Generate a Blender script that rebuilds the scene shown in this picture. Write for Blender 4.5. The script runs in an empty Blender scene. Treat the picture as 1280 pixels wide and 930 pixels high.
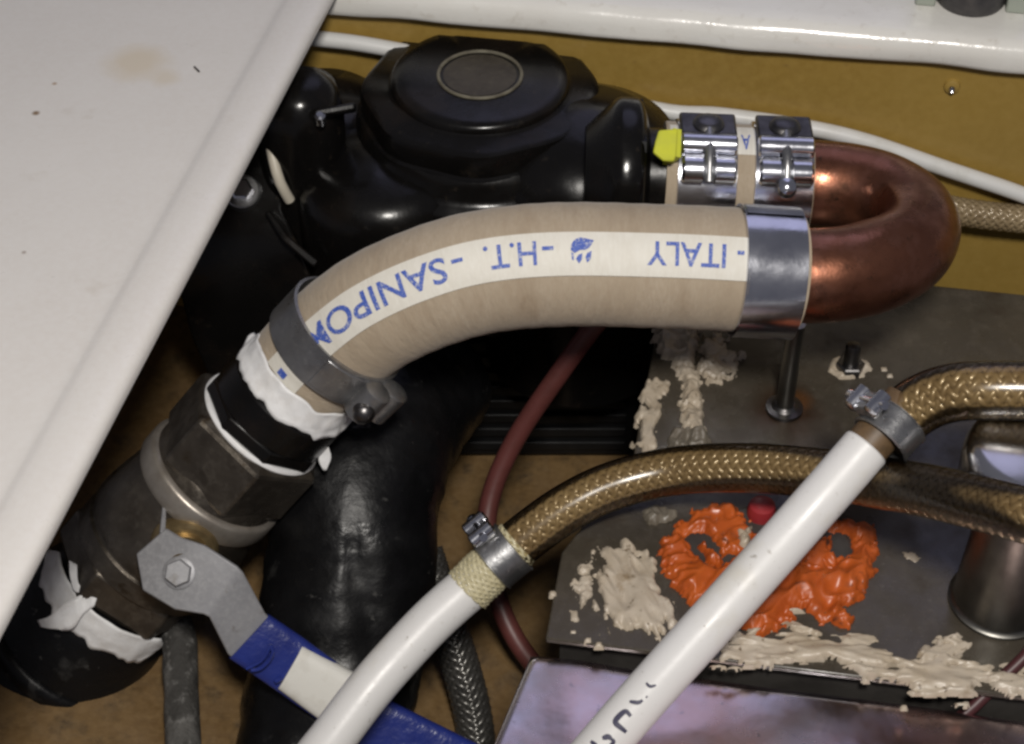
import bpy, bmesh, math, random
from mathutils import Vector, Matrix, noise

# ------------------------------------------------------------------ camera, light, exposure
S = bpy.context.scene
COL = S.collection
rad = math.radians
EL = rad(43.0)
AIM = Vector((0, 0, .2))
D0 = .75
FPX = 2250.0                       # focal length in pixels of the 1280 px wide photograph
R_ = Vector((1, 0, 0))
U_ = Vector((0, math.sin(EL), math.cos(EL)))
F_ = Vector((0, math.cos(EL), -math.sin(EL)))
CAM = AIM - F_ * D0
cd = bpy.data.cameras.new('camera'); cam = bpy.data.objects.new('camera', cd); COL.objects.link(cam)
cam.location = CAM; cam.rotation_euler = (math.pi / 2 - EL, 0, 0)
cd.sensor_width = 36; cd.lens = FPX / 1280 * 36; cd.clip_start = .01; cd.clip_end = 50
cd.dof.use_dof = True; cd.dof.focus_distance = .77; cd.dof.aperture_fstop = 22
S.camera = cam

w = bpy.data.worlds.new('World'); S.world = w; w.use_nodes = True
bg = w.node_tree.nodes['Background']; bg.inputs[0].default_value = (.60, .60, .70, 1); bg.inputs[1].default_value = .18

def area(name, loc, tgt, size, power, col):
    l = bpy.data.lights.new(name, 'AREA'); l.shape = 'DISK'; l.size = size; l.energy = power; l.color = col
    o = bpy.data.objects.new(name, l); COL.objects.link(o); o.location = loc
    o.rotation_euler = (Vector(tgt) - Vector(loc)).to_track_quat('-Z', 'Y').to_euler(); return o
area('cabin_lamp', (.06, -.60, 1.02), (0, .02, .2), .13, 9.1, (1, .955, .89))
area('hatch_daylight', (.22, 1.05, 1.35), (.05, .0, .15), .95, 1.5, (.66, .66, 1))
S.view_settings.view_transform = 'Standard'; S.view_settings.look = 'None'
S.view_settings.exposure = 0; S.view_settings.gamma = 1
S.cycles.filter_width = 2.7

# ------------------------------------------------------------------ helpers
def W(px, py, d):                  # point behind a photo pixel at depth 750 + d mm
    D = D0 + d / 1000
    return CAM + F_ * D + R_ * ((px - 640) / FPX * D) + U_ * ((465 - py) / FPX * D)
def Zp(px, py, z):                 # point behind a photo pixel at height z mm
    v = F_ + R_ * ((px - 640) / FPX) + U_ * ((465 - py) / FPX)
    return CAM + v * ((z / 1000 - CAM.z) / v.z)
def PL(px, py, p0, n):
    v = F_ + R_ * ((px - 640) / FPX) + U_ * ((465 - py) / FPX)
    return CAM + v * ((p0 - CAM).dot(n) / v.dot(n))

class MB:
    def __init__(s): s.v = []; s.f = []; s.uv = []; s.hasuv = False
    def face(s, f, uv=None):
        s.f.append(tuple(f)); s.uv.append(uv)
        if uv: s.hasuv = True
    def add(s, vs):
        n = len(s.v); s.v += [Vector(x) for x in vs]; return n
    def build(s, name, mat, parent=None, smooth=35, bevel=0, kind=None, sub=0):
        me = bpy.data.meshes.new(name)
        me.from_pydata([tuple(x) for x in s.v], [], s.f); me.update()
        if s.hasuv:
            ul = me.uv_layers.new(name='UVMap'); i = 0
            for f, uv in zip(s.f, s.uv):
                for k in range(len(f)):
                    if uv: ul.data[i].uv = uv[k]
                    i += 1
        b = bmesh.new(); b.from_mesh(me); bmesh.ops.recalc_face_normals(b, faces=b.faces); b.to_mesh(me); b.free()
        if smooth:
            me.shade_smooth(); me.set_sharp_from_angle(angle=rad(smooth))
        me.materials.append(M[mat] if isinstance(mat, str) else mat)
        o = bpy.data.objects.new(name, me); COL.objects.link(o)
        if parent:
            o.parent = parent; o.matrix_parent_inverse = Matrix.Translation(-wloc(parent))
        if bevel:
            m = o.modifiers.new('Bevel', 'BEVEL'); m.width = bevel; m.segments = 2; m.limit_method = 'ANGLE'; m.angle_limit = rad(40)
        if sub:
            m = o.modifiers.new('Sub', 'SUBSURF'); m.levels = sub; m.render_levels = sub
        if kind: o['kind'] = kind
        return o
def wloc(o):
    return (o.location + wloc(o.parent) - wloc_base(o)) if o.parent else Vector(o.location)
def wloc_base(o): return wloc(o.parent)   # parts sit at the world origin under an inverse of their thing's place
def wloc(o): return Vector((0, 0, 0)) if o.parent else Vector(o.location)

def thing(name, label, cat, loc, group=None):
    o = bpy.data.objects.new(name, None); COL.objects.link(o); o.location = loc; o.empty_display_size = .02
    o['label'] = label; o['category'] = cat
    if group: o['group'] = group
    return o
def tag(o, label, cat, group=None):
    o['label'] = label; o['category'] = cat
    if group: o['group'] = group
    return o

def spline(pts, step=.004):
    pts = [Vector(p) for p in pts]
    if len(pts) == 2:
        n = max(2, int((pts[1] - pts[0]).length / step)); return [pts[0].lerp(pts[1], i / n) for i in range(n + 1)]
    P = [2 * pts[0] - pts[1]] + pts + [2 * pts[-1] - pts[-2]]; out = []
    for i in range(1, len(P) - 2):
        a, b, c, d = P[i - 1:i + 3]; n = max(2, int((c - b).length / step))
        for k in range(n):
            t = k / n
            out.append(.5 * ((2 * b) + (c - a) * t + (2 * a - 5 * b + 4 * c - d) * t * t + (3 * b - a - 3 * c + d) * t ** 3))
    out.append(pts[-1]); return out
def frames(P, ref=None):
    n = len(P); T = [(P[min(i + 1, n - 1)] - P[max(i - 1, 0)]).normalized() for i in range(n)]
    N = []; L = [0.0]
    for i in range(1, n): L.append(L[-1] + (P[i] - P[i - 1]).length)
    prev = ref or Vector((0, 0, 1))
    if not ref and abs(T[0].dot(prev)) > .9: prev = Vector((0, 1, 0))
    for i in range(n):
        base = ref if ref else prev
        x = (base - T[i] * base.dot(T[i])).normalized(); N.append(x); prev = x
    return T, N, [T[i].cross(N[i]) for i in range(n)], L
def ring_pt(P, N, B, i, a, r): return P[i] + (N[i] * math.cos(a) + B[i] * math.sin(a)) * r

def tube(mb, P, r, seg=24, ref=None, caps=True):
    T, N, B, L = frames(P, ref); n = len(P); Lt = L[-1]
    rf = r if callable(r) else (lambda t, a: r)
    base = len(mb.v)
    for i in range(n):
        for k in range(seg):
            a = 2 * math.pi * k / seg; mb.v.append(ring_pt(P, N, B, i, a, rf(L[i] / Lt, a)))
    r0 = rf(.5, 0)
    for i in range(n - 1):
        for k in range(seg):
            k2 = (k + 1) % seg
            a0 = 2 * math.pi * k / seg * r0; a1 = 2 * math.pi * (k + 1) / seg * r0
            mb.face((base + i * seg + k, base + i * seg + k2, base + (i + 1) * seg + k2, base + (i + 1) * seg + k),
                    ((L[i], a0), (L[i], a1), (L[i + 1], a1), (L[i + 1], a0)))
    if caps:
        mb.face([base + k for k in range(seg)][::-1]); mb.face([base + (n - 1) * seg + k for k in range(seg)])
    return mb
def lathe(mb, o, ax, prof, seg=48, xr=None, rot=0, close=True, rfun=None):
    ax = Vector(ax).normalized(); o = Vector(o)
    xr = Vector(xr) if xr else (Vector((1, 0, 0)) if abs(ax.x) < .8 else Vector((0, 1, 0)))
    x = (xr - ax * xr.dot(ax)).normalized(); y = ax.cross(x); base = len(mb.v)
    for r, h in prof:
        for k in range(seg):
            a = 2 * math.pi * k / seg + rot; rr = rfun(r, h, a) if rfun else r
            mb.v.append(o + ax * h + (x * math.cos(a) + y * math.sin(a)) * rr)
    n = len(prof)
    for i in range(n - 1):
        for k in range(seg):
            k2 = (k + 1) % seg
            mb.face((base + i * seg + k, base + i * seg + k2, base + (i + 1) * seg + k2, base + (i + 1) * seg + k))
    if close:
        mb.face([base + k for k in range(seg)][::-1]); mb.face([base + (n - 1) * seg + k for k in range(seg)])
    return mb
def box(mb, c, x, y, z):           # half-extent vectors
    b = len(mb.v)
    for sx in (-1, 1):
        for sy in (-1, 1):
            for sz in (-1, 1): mb.v.append(Vector(c) + x * sx + y * sy + z * sz)
    for f in ((0, 1, 3, 2), (4, 6, 7, 5), (0, 4, 5, 1), (2, 3, 7, 6), (0, 2, 6, 4), (1, 5, 7, 3)): mb.face([b + i for i in f])
    return mb
def prism(mb, poly, z0, z1):
    b = len(mb.v); n = len(poly)
    for z in (z0, z1):
        for p in poly: mb.v.append(Vector((p[0], p[1], z)))
    mb.face([b + i for i in range(n)][::-1]); mb.face([b + n + i for i in range(n)])
    for i in range(n): mb.face((b + i, b + (i + 1) % n, b + n + (i + 1) % n, b + n + i))
    return mb
def strip(mb, pairs, th):          # a bent plate from pairs of edge points, th thick away from the camera
    n = len(pairs); b = len(mb.v)
    for i, (a, c) in enumerate(pairs):
        p = pairs[max(i - 1, 0)]; q = pairs[min(i + 1, n - 1)]
        t = ((q[0] + q[1]) - (p[0] + p[1])).normalized(); nr = t.cross((c - a).normalized()).normalized()
        if nr.dot(F_) < 0: nr = -nr
        mb.v += [a, c, c + nr * th, a + nr * th]
    for i in range(n - 1):
        for k in range(4):
            k2 = (k + 1) % 4; mb.face((b + 4 * i + k, b + 4 * i + k2, b + 4 * i + 4 + k2, b + 4 * i + 4 + k))
    mb.face((b, b + 1, b + 2, b + 3)); e = b + 4 * (n - 1); mb.face((e, e + 1, e + 2, e + 3)); return mb

def pdist(p, poly):                # signed distance, + inside
    x, y = p; ins = False; best = 1e9; n = len(poly)
    for i in range(n):
        x1, y1 = poly[i]; x2, y2 = poly[(i + 1) % n]
        if (y1 > y) != (y2 > y) and x < (x2 - x1) * (y - y1) / (y2 - y1) + x1: ins = not ins
        dx, dy = x2 - x1, y2 - y1; t = max(0, min(1, ((x - x1) * dx + (y - y1) * dy) / (dx * dx + dy * dy + 1e-18)))
        best = min(best, (x - x1 - t * dx) ** 2 + (y - y1 - t * dy) ** 2)
    return math.sqrt(best) * (1 if ins else -1)
def smear(mb, poly, z, h, res=.0006, edge=.0022, rag=.0014, seed=0, holes=(), stretch=1.0, ang=0, rough=1.0, fs=1.0):
    xs = [p[0] for p in poly]; ys = [p[1] for p in poly]
    nx = int((max(xs) - min(xs) + .006) / res); ny = int((max(ys) - min(ys) + .006) / res)
    x0 = min(xs) - .003; y0 = min(ys) - .003; ca, sa = math.cos(ang), math.sin(ang)
    idx = {}; dd = {}
    for i in range(nx + 1):
        for j in range(ny + 1):
            x = x0 + i * res; y = y0 + j * res; d = pdist((x, y), poly)
            for hp in holes: d = min(d, -pdist((x, y), hp))
            u = (x * ca + y * sa) / stretch; v = -x * sa + y * ca
            q = Vector((u * 260, v * 260, seed * 7.3)); u *= fs; v *= fs
            d += rag * (noise.noise(q) * 1.3 + .7 * noise.noise(q * 2.6))
            dd[i, j] = d
            if d > -.0016:
                n1 = noise.noise(Vector((u * 120, v * 120, seed * 3.1))); n2 = 1 - abs(noise.noise(Vector((u * 210, v * 210, seed + 9.)))) * 2.4
                n3 = noise.noise(Vector((u * 420, v * 420, seed + 5.)))
                t = max(0, min(1, d / edge)); t = math.sqrt(t)
                zz = z + h * t * (.60 + rough * (.55 * n1 + .24 * n2 + .05 * n3)) if d > 0 else z - .0012
                if d > 0: zz = max(zz, z + .0003)
                idx[i, j] = len(mb.v); mb.v.append(Vector((x, y, zz)))
    for i in range(nx):
        for j in range(ny):
            q = ((i, j), (i + 1, j), (i + 1, j + 1), (i, j + 1))
            if all(k in idx for k in q) and max(dd[k] for k in q) > 0: mb.face([idx[k] for k in q])
    return mb

# ------------------------------------------------------------------ materials
M = {}
def mat(name, base, rough=.5, metal=0, var=None, bump=None, coat=0, spots=None, uv=False, rvar=.0, ior=None, stretch=None, sheen=0):
    m = bpy.data.materials.new(name); m.use_nodes = True; nt = m.node_tree; N = nt.nodes; Lk = nt.links
    b = N['Principled BSDF']; b.inputs['Base Color'].default_value = (*base, 1); b.inputs['Roughness'].default_value = rough
    b.inputs['Metallic'].default_value = metal; b.inputs['Coat Weight'].default_value = coat; b.inputs['Coat Roughness'].default_value = .12
    if ior: b.inputs['IOR'].default_value = ior
    if sheen: b.inputs['Sheen Weight'].default_value = sheen
    tc = N.new('ShaderNodeTexCoord'); src = tc.outputs['UV' if uv else 'Object']
    if stretch:
        mp = N.new('ShaderNodeMapping'); mp.inputs['Scale'].default_value = stretch; Lk.new(src, mp.inputs[0]); src = mp.outputs[0]
    def nz(scale, detail=5, r=.6):
        t = N.new('ShaderNodeTexNoise'); t.inputs['Scale'].default_value = scale; t.inputs['Detail'].default_value = detail
        t.inputs['Roughness'].default_value = r; Lk.new(src, t.inputs['Vector']); return t
    cur = None
    for v in (var or []):          # (scale, lo, hi, colour)
        t = nz(v[0]); rp = N.new('ShaderNodeMapRange'); rp.inputs[1].default_value = v[1]; rp.inputs[2].default_value = v[2]
        Lk.new(t.outputs[0], rp.inputs[0]); mx = N.new('ShaderNodeMix'); mx.data_type = 'RGBA'
        Lk.new(rp.outputs[0], mx.inputs[0])
        if cur: Lk.new(cur, mx.inputs[6])
        else: mx.inputs[6].default_value = (*base, 1)
        mx.inputs[7].default_value = (*v[3], 1); cur = mx.outputs[2]
        last = rp
    for (c, r, colr) in (spots or []):   # soft stains with a place of their own
        vm = N.new('ShaderNodeVectorMath'); vm.operation = 'DISTANCE'; t = nz(90, 4)
        ad = N.new('ShaderNodeVectorMath'); ad.operation = 'MULTIPLY_ADD'; Lk.new(t.outputs[1], ad.inputs[0]); ad.inputs[1].default_value = (r * .6,) * 3; Lk.new(tc.outputs['Object'], ad.inputs[2])
        vm.inputs[1].default_value = Vector(c) + Vector((r * .3,) * 3); Lk.new(ad.outputs[0], vm.inputs[0])
        rp = N.new('ShaderNodeMapRange'); rp.inputs[1].default_value = r; rp.inputs[2].default_value = r * .35; Lk.new(vm.outputs[1], rp.inputs[0])
        mx = N.new('ShaderNodeMix'); mx.data_type = 'RGBA'; Lk.new(rp.outputs[0], mx.inputs[0])
        if cur: Lk.new(cur, mx.inputs[6])
        else: mx.inputs[6].default_value = (*base, 1)
        mx.inputs[7].default_value = (*colr, 1); cur = mx.outputs[2]
    if cur: Lk.new(cur, b.inputs['Base Color'])
    if rvar:
        t = nz(45, 6); rp = N.new('ShaderNodeMapRange'); rp.inputs[1].default_value = .3; rp.inputs[2].default_value = .7
        rp.inputs[3].default_value = max(.03, rough - rvar); rp.inputs[4].default_value = rough + rvar; Lk.new(t.outputs[0], rp.inputs[0]); Lk.new(rp.outputs[0], b.inputs['Roughness'])
    if bump:
        prevn = None
        for (sc, st, dist) in bump:
            t = nz(sc); bp = N.new('ShaderNodeBump'); bp.inputs['Strength'].default_value = st; bp.inputs['Distance'].default_value = dist
            Lk.new(t.outputs[0], bp.inputs['Height'])
            if prevn: Lk.new(prevn, bp.inputs['Normal'])
            prevn = bp.outputs[0]
        Lk.new(prevn, b.inputs['Normal'])
    M[name] = m; return m

cm = bpy.data.materials.new('clear_sleeve'); cm.use_nodes = True; nt = cm.node_tree; nt.nodes.clear()
_o = nt.nodes.new('ShaderNodeOutputMaterial'); _m = nt.nodes.new('ShaderNodeMixShader'); _t = nt.nodes.new('ShaderNodeBsdfTransparent'); _g = nt.nodes.new('ShaderNodeBsdfGlossy'); _f = nt.nodes.new('ShaderNodeFresnel')
_t.inputs[0].default_value = (.87, .83, .73, 1); _g.inputs['Roughness'].default_value = .2; _f.inputs[0].default_value = 1.45
nt.links.new(_f.outputs[0], _m.inputs[0]); nt.links.new(_t.outputs[0], _m.inputs[1]); nt.links.new(_g.outputs[0], _m.inputs[2]); nt.links.new(_m.outputs[0], _o.inputs[0]); M['clear_sleeve'] = cm
stain = Zp(78 * 2.2, 78, 264)
mat('gelcoat', (.66, .635, .605), .38, var=[(6, .35, .75, (.62, .585, .55)), (400, .3, .8, (.68, .66, .635)), (35, .66, .8, (.56, .52, .47)), (900, .70, .76, (.42, .37, .32))], bump=[(900, .12, .0004), (25, .15, .001)], rvar=.12,
    spots=[(stain, .018, (.61, .545, .45)), (stain + Vector((.014, -.012, 0)), .009, (.615, .56, .48)), (Zp(45, 141, 264), .0022, (.22, .15, .09)), (Zp(68, 104, 264), .0015, (.4, .3, .22)), (Zp(30, 315, 264), .0013, (.35, .3, .27))])
mat('gelcoat_gloss', (.72, .71, .675), .20, var=[(30, .35, .8, (.68, .66, .62)), (160, .58, .8, (.58, .55, .50))], bump=[(40, .35, .0014), (300, .08, .0005)], rvar=.08)
mat('resin', (.32, .21, .050), .40, var=[(7, .3, .75, (.265, .165, .036)), (220, .35, .8, (.34, .225, .058)), (80, .66, .78, (.21, .13, .04))], bump=[(300, .14, .0008), (30, .25, .002)], rvar=.1)
mat('bilge', (.185, .115, .048), .5, var=[(14, .3, .7, (.12, .07, .028)), (60, .5, .72, (.06, .042, .025)), (260, .4, .9, (.215, .138, .062))], bump=[(260, .3, .001), (40, .4, .003)], rvar=.2)
mat('black_plastic', (.0042, .0038, .0036), .25, ior=1.38, var=[(22, .5, .75, (.012, .0085, .0065)), (160, .62, .8, (.022, .0175, .013))], bump=[(160, .06, .0006), (40, .1, .002)], rvar=.12)
mat('black_dull', (.004, .004, .0045), .55, ior=1.35, var=[(60, .5, .8, (.008, .008, .009))], bump=[(180, .2, .001)], rvar=.15)
mat('ring_worn', (.16, .145, .105), .5, var=[(120, .4, .7, (.07, .06, .042))])
mat('cap_top', (.034, .027, .018), .5, var=[(70, .4, .75, (.05, .041, .027)), (260, .5, .8, (.065, .055, .037))], bump=[(260, .3, .0008)])
mat('hose_beige', (.385, .315, .23), .82, uv=True, var=[(300, .3, .75, (.325, .255, .18)), (38, .35, .7, (.43, .36, .275)), (75, .5, .72, (.285, .215, .145)), (900, .35, .75, (.35, .28, .2)), (22, .55, .75, (.28, .215, .15))],
    bump=[(420, .45, .0012), (60, .5, .002)], stretch=(1.0, .3, 1), sheen=.15)
mat('hose_rim', (.5, .42, .31), .8, var=[(200, .4, .7, (.4, .31, .21))])
mat('stripe', (.69, .665, .60), .6, uv=True, var=[(160, .35, .75, (.62, .59, .52)), (700, .45, .8, (.72, .70, .64))], bump=[(420, .4, .0006)], stretch=(1, .3, 1))
mat('ink_blue', (.035, .085, .40), .6, var=[(500, .4, .75, (.09, .15, .46)), (420, .58, .66, (.42, .44, .54)), (1300, .56, .66, (.5, .5, .53))])
mat('ink_dark', (.035, .033, .07), .5)
mat('copper', (.30, .125, .075), .30, metal=.93, var=[(18, .35, .7, (.17, .066, .040)), (70, .5, .75, (.36, .165, .115)), (45, .62, .74, (.09, .046, .03)), (240, .62, .72, (.11, .06, .04))], bump=[(26, .3, .003), (120, .1, .001), (420, .06, .0005)], rvar=.14)
mat('steel', (.66, .67, .72), .2, metal=1, var=[(80, .4, .8, (.55, .56, .62))], bump=[(120, .15, .0008)], rvar=.08)
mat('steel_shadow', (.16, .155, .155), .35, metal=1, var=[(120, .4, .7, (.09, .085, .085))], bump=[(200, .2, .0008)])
mat('zinc_grey', (.40, .40, .405), .36, metal=.9, var=[(60, .4, .7, (.25, .25, .255)), (300, .55, .75, (.47, .465, .46))], bump=[(200, .25, .001)], rvar=.14)
mat('chrome', (.66, .655, .67), .2, metal=1, bump=[(60, .06, .001)], rvar=.05)
mat('chrome_dull', (.19, .185, .17), .38, metal=1, var=[(40, .4, .7, (.12, .115, .105))], bump=[(90, .1, .001)], rvar=.06)
mat('valve_metal', (.135, .117, .096), .36, metal=.8, var=[(50, .35, .7, (.07, .059, .048)), (180, .5, .75, (.17, .15, .125)), (90, .62, .74, (.05, .035, .021))], bump=[(150, .25, .001), (600, .12, .0004)], rvar=.14)
mat('valve_bright', (.42, .385, .34), .40, metal=.7, var=[(70, .35, .65, (.29, .255, .22))], bump=[(300, .2, .0006)], rvar=.1)
mat('brass', (.36, .27, .14), .32, metal=.8, var=[(120, .4, .7, (.22, .155, .075))], bump=[(300, .2, .0005)])
mat('tape', (.76, .76, .765), .45, bump=[(110, .3, .0018), (400, .12, .0006)], var=[(120, .45, .8, (.62, .60, .58))])
mat('lever_grey', (.29, .29, .305), .42, metal=.35, var=[(30, .35, .7, (.23, .23, .24)), (500, .45, .8, (.34, .34, .35)), (75, .63, .74, (.17, .155, .14))], bump=[(500, .12, .0004), (60, .15, .0012)], rvar=.14)
mat('sleeve_blue', (.020, .034, .20), .28, bump=[(60, .5, .002), (240, .2, .0008)], var=[(50, .4, .7, (.015, .024, .15))], rvar=.08)
mat('sleeve_white', (.66, .65, .61), .5, bump=[(120, .2, .0008)], var=[(120, .5, .8, (.55, .53, .48))])
mat('pipe_white', (.68, .672, .665), .38, bump=[(500, .08, .0004), (40, .15, .0014)], var=[(12, .4, .7, (.65, .64, .625)), (26, .54, .76, (.59, .56, .49)), (350, .64, .76, (.51, .49, .46)), (160, .67, .74, (.36, .335, .30))], rvar=.12)
mat('cable_white', (.66, .66, .65), .42, var=[(60, .5, .8, (.55, .54, .5))])
mat('braid', (.26, .19, .105), .34, metal=.15, var=[(400, .3, .75, (.165, .115, .06)), (40, .4, .7, (.31, .235, .135))], coat=.3)
mat('braid_core', (.13, .08, .04), .5, var=[(300, .4, .7, (.08, .05, .025))])
mat('braid_pale', (.58, .53, .36), .4, var=[(300, .3, .75, (.42, .37, .22))], coat=.2)
mat('braid_grey', (.12, .115, .105), .32, metal=.6, var=[(300, .3, .75, (.06, .058, .055))], coat=.2)
mat('core_dark', (.02, .018, .016), .5)
mat('core_pale', (.36, .32, .2), .6)
mat('plate_grey', (.062, .052, .039), .30, var=[(16, .3, .7, (.042, .035, .026)), (120, .5, .75, (.073, .062, .048)), (500, .6, .75, (.105, .092, .073)), (45, .60, .75, (.034, .023, .014))], bump=[(60, .16, .001), (500, .08, .0004)], rvar=.16,
    spots=[(Zp(980, 512, 140), .021, (.028, .014, .006)), (Zp(1000, 500, 140), .008, (.07, .03, .01))])
mat('plate_side', (.05, .046, .042), .5, var=[(60, .4, .7, (.03, .027, .025))])
mat('sheet_metal', (.70, .67, .72), .24, metal=1, var=[(9, .42, .58, (.68, .50, .48)), (30, .5, .75, (.58, .54, .59)), (160, .64, .74, (.4, .36, .38))], bump=[(9, .14, .006), (90, .05, .001)], rvar=.09)  # pink and lavender noise in the colour stands in for reflections on the sheet
mat('sealant', (.47, .405, .32), .40, var=[(90, .35, .7, (.38, .31, .225)), (30, .45, .75, (.52, .46, .385)), (60, .6, .74, (.26, .19, .115)), (300, .62, .72, (.14, .10, .06))], bump=[(350, .25, .0008)], rvar=.1)
mat('putty_grey', (.17, .15, .12), .45, var=[(90, .35, .7, (.11, .09, .066)), (200, .62, .74, (.28, .265, .24))], bump=[(350, .2, .0008)], rvar=.1)
mat('orange_silicone', (.48, .10, .016), .40, var=[(70, .35, .7, (.38, .07, .011)), (55, .58, .74, (.22, .05, .018)), (150, .62, .72, (.09, .032, .018))], bump=[(260, .2, .0008)], rvar=.12)
mat('red_rubber', (.115, .034, .03), .45, var=[(80, .4, .7, (.085, .026, .022))], bump=[(300, .15, .0006)])
mat('red_plastic', (.30, .025, .03), .4)
mat('dark_red_wire', (.06, .018, .02), .45)
mat('dusty', (.035, .033, .03), .8, var=[(40, .48, .66, (.10, .096, .09)), (200, .55, .72, (.16, .155, .148))], bump=[(120, .7, .004)])
mat('duct_black', (.0045, .0045, .005), .40, ior=1.33, var=[(28, .55, .7, (.008, .008, .009)), (120, .65, .74, (.09, .088, .083)), (60, .63, .72, (.025, .0245, .024))], bump=[(30, .25, .005), (110, .18, .002), (420, .1, .0006)], rvar=.18)
mat('yellow_tag', (.58, .60, .04), .45, var=[(120, .4, .7, (.5, .52, .06))])
mat('rubber_dark', (.03, .029, .032), .5, var=[(60, .4, .7, (.10, .09, .085))], bump=[(120, .2, .001)])
mat('smoked', (.33, .36, .31), .25)
mat('cream_cable', (.50, .46, .38), .45)

# ------------------------------------------------------------------ the setting
LB = 240                                            # underside of the white lip, mm
la, lb = Zp(405, 17, LB), Zp(1280, 94, LB)
wd = (lb - la).normalized(); wn = Vector((-wd.y, wd.x, 0))      # wn points away from the camera
W0 = la + wn * .006
mb = MB()                                           # wall below the lip
A = W0 - wd * .35; nn = 90
for i in range(nn + 1):
    for j in range(41):
        z = -.03 + .27 * j / 40
        p = A + wd * (.95 * i / nn); p.z = z
        p += wn * .0012 * noise.noise(Vector((p.x * 22, z * 22, 3)))
        mb.v.append(p)
for i in range(nn):
    for j in range(40): mb.face((i * 41 + j, (i + 1) * 41 + j, (i + 1) * 41 + j + 1, i * 41 + j + 1))
o = mb.build('wall', 'resin'); o['kind'] = 'structure'

mb = MB()                                           # white ledge with a rounded lip
prof = [(.30, .2405), (.0, .2405), (-.0012, .2415), (-.0015, .2435), (-.0012, .2485), (0, .252), (.0025, .2548), (.006, .2562), (.012, .2568), (.03, .2572), (.30, .2572)]
nl = 160
for i in range(nl + 1):
    t = i / nl
    for (a, z) in prof:
        p = la - wd * .35 + wd * (1.0 * t) + wn * a; p.z = z
        if a < .02:
            k = 1 if z > .243 else 2.2
            p.z += .0006 * k * noise.noise(Vector((t * 30, z * 60, 1))); p += wn * .0008 * k * noise.noise(Vector((t * 26, z * 40, 8)))
        mb.v.append(p)
m_ = len(prof)
for i in range(nl):
    for k in range(m_ - 1): mb.face((i * m_ + k, (i + 1) * m_ + k, (i + 1) * m_ + k + 1, i * m_ + k + 1))
o = mb.build('ledge', 'gelcoat_gloss', smooth=60); o['kind'] = 'structure'

pa, pb = Zp(403, 12, 264), Zp(0, 775, 264)          # edge of the white floor panel
pd = (pa - pb).normalized(); pn = Vector((-pd.y, pd.x, 0))      # pn points left, into the panel
if pn.x > 0: pn = -pn
mb = MB()
prof = [(.0, .2578), (-.0002, .2600), (.0003, .2622), (.0016, .2637), (.004, .2645), (.0075, .2650), (.0125, .2652), (.0165, .2650), (.0185, .2646), (.0200, .2640), (.0215, .2637), (.024, .2637), (.04, .2638), (.50, .2638), (.50, .2578)]
m_ = len(prof); npn = 60
for i in range(npn + 1):
    for (a, z) in prof:
        p = pb - pd * .12 + pd * (1.0 * i / npn) + pn * a; p.z = z; mb.v.append(p)
for i in range(npn):
    for k in range(m_): mb.face((i * m_ + k, (i + 1) * m_ + k, (i + 1) * m_ + (k + 1) % m_, i * m_ + (k + 1) % m_))
o = mb.build('deck_panel', 'gelcoat', smooth=60); o['kind'] = 'structure'

mb = MB(); gx, gy = 110, 90                        # bilge floor: hull that rises to the left
for i in range(gx + 1):
    for j in range(gy + 1):
        x = -.45 + .9 * i / gx; y = -.42 + .75 * j / gy
        z = max(0, -x - .03) * .20 + .0022 * noise.noise(Vector((x * 18, y * 18, 0))) + .0008 * noise.noise(Vector((x * 70, y * 70, 5)))
        mb.v.append(Vector((x, y, z)))
for i in range(gx):
    for j in range(gy): mb.face((i * (gy + 1) + j, (i + 1) * (gy + 1) + j, (i + 1) * (gy + 1) + j + 1, i * (gy + 1) + j + 1))
o = mb.build('floor', 'bilge'); o['kind'] = 'structure'
def floor_z(x): return max(0, -x - .03) * .20

# ------------------------------------------------------------------ steel tank under the hoses
ZT = .140
def T2(px, py): p = Zp(px, py, 140); return (p.x, p.y)
q0, q1 = Vector((*T2(820, 415), 0)), Vector((*T2(790, 580), 0)); ed = (q0 - q1).normalized()
rr = Vector((*T2(1280, 368), 0))
wdf = Vector((wd.x, wd.y, 0)).normalized()
det = ed.x * (-wdf.y) + wdf.x * ed.y
b_ = rr - q0; t_ = (b_.x * (-wdf.y) + wdf.x * b_.y) / det
RL = q0 + ed * t_; RR = rr + wdf * .12
FR = Vector((*T2(1280, 880), 0)) + Vector((.10, -.012, 0))
poly = [tuple(RL[:2]), tuple(q0[:2]), tuple(q1[:2]), T2(702, 690), T2(682, 798), tuple(FR[:2]), tuple(RR[:2])]
tank = thing('steel_tank', 'dark grey steel tank with sealant smeared over its top', 'tank', (poly[0][0] + .12, poly[0][1] - .1, 0))
prism(MB(), poly, .137, ZT).build('top_plate', 'plate_grey', tank, bevel=.0008)
ins = [(p[0] + (.006 if i < 5 else -.006), p[1] + (-.006 if i in (0, 6) else .004)) for i, p in enumerate(poly)]
prism(MB(), ins, 0, .1375).build('side_wall', 'plate_side', tank)

def sm(pts, h, m, name, seed, parent=tank, **k):
    return smear(MB(), [T2(*p) for p in pts], ZT, h, seed=seed, **k).build(name, m, parent, smooth=75)
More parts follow.
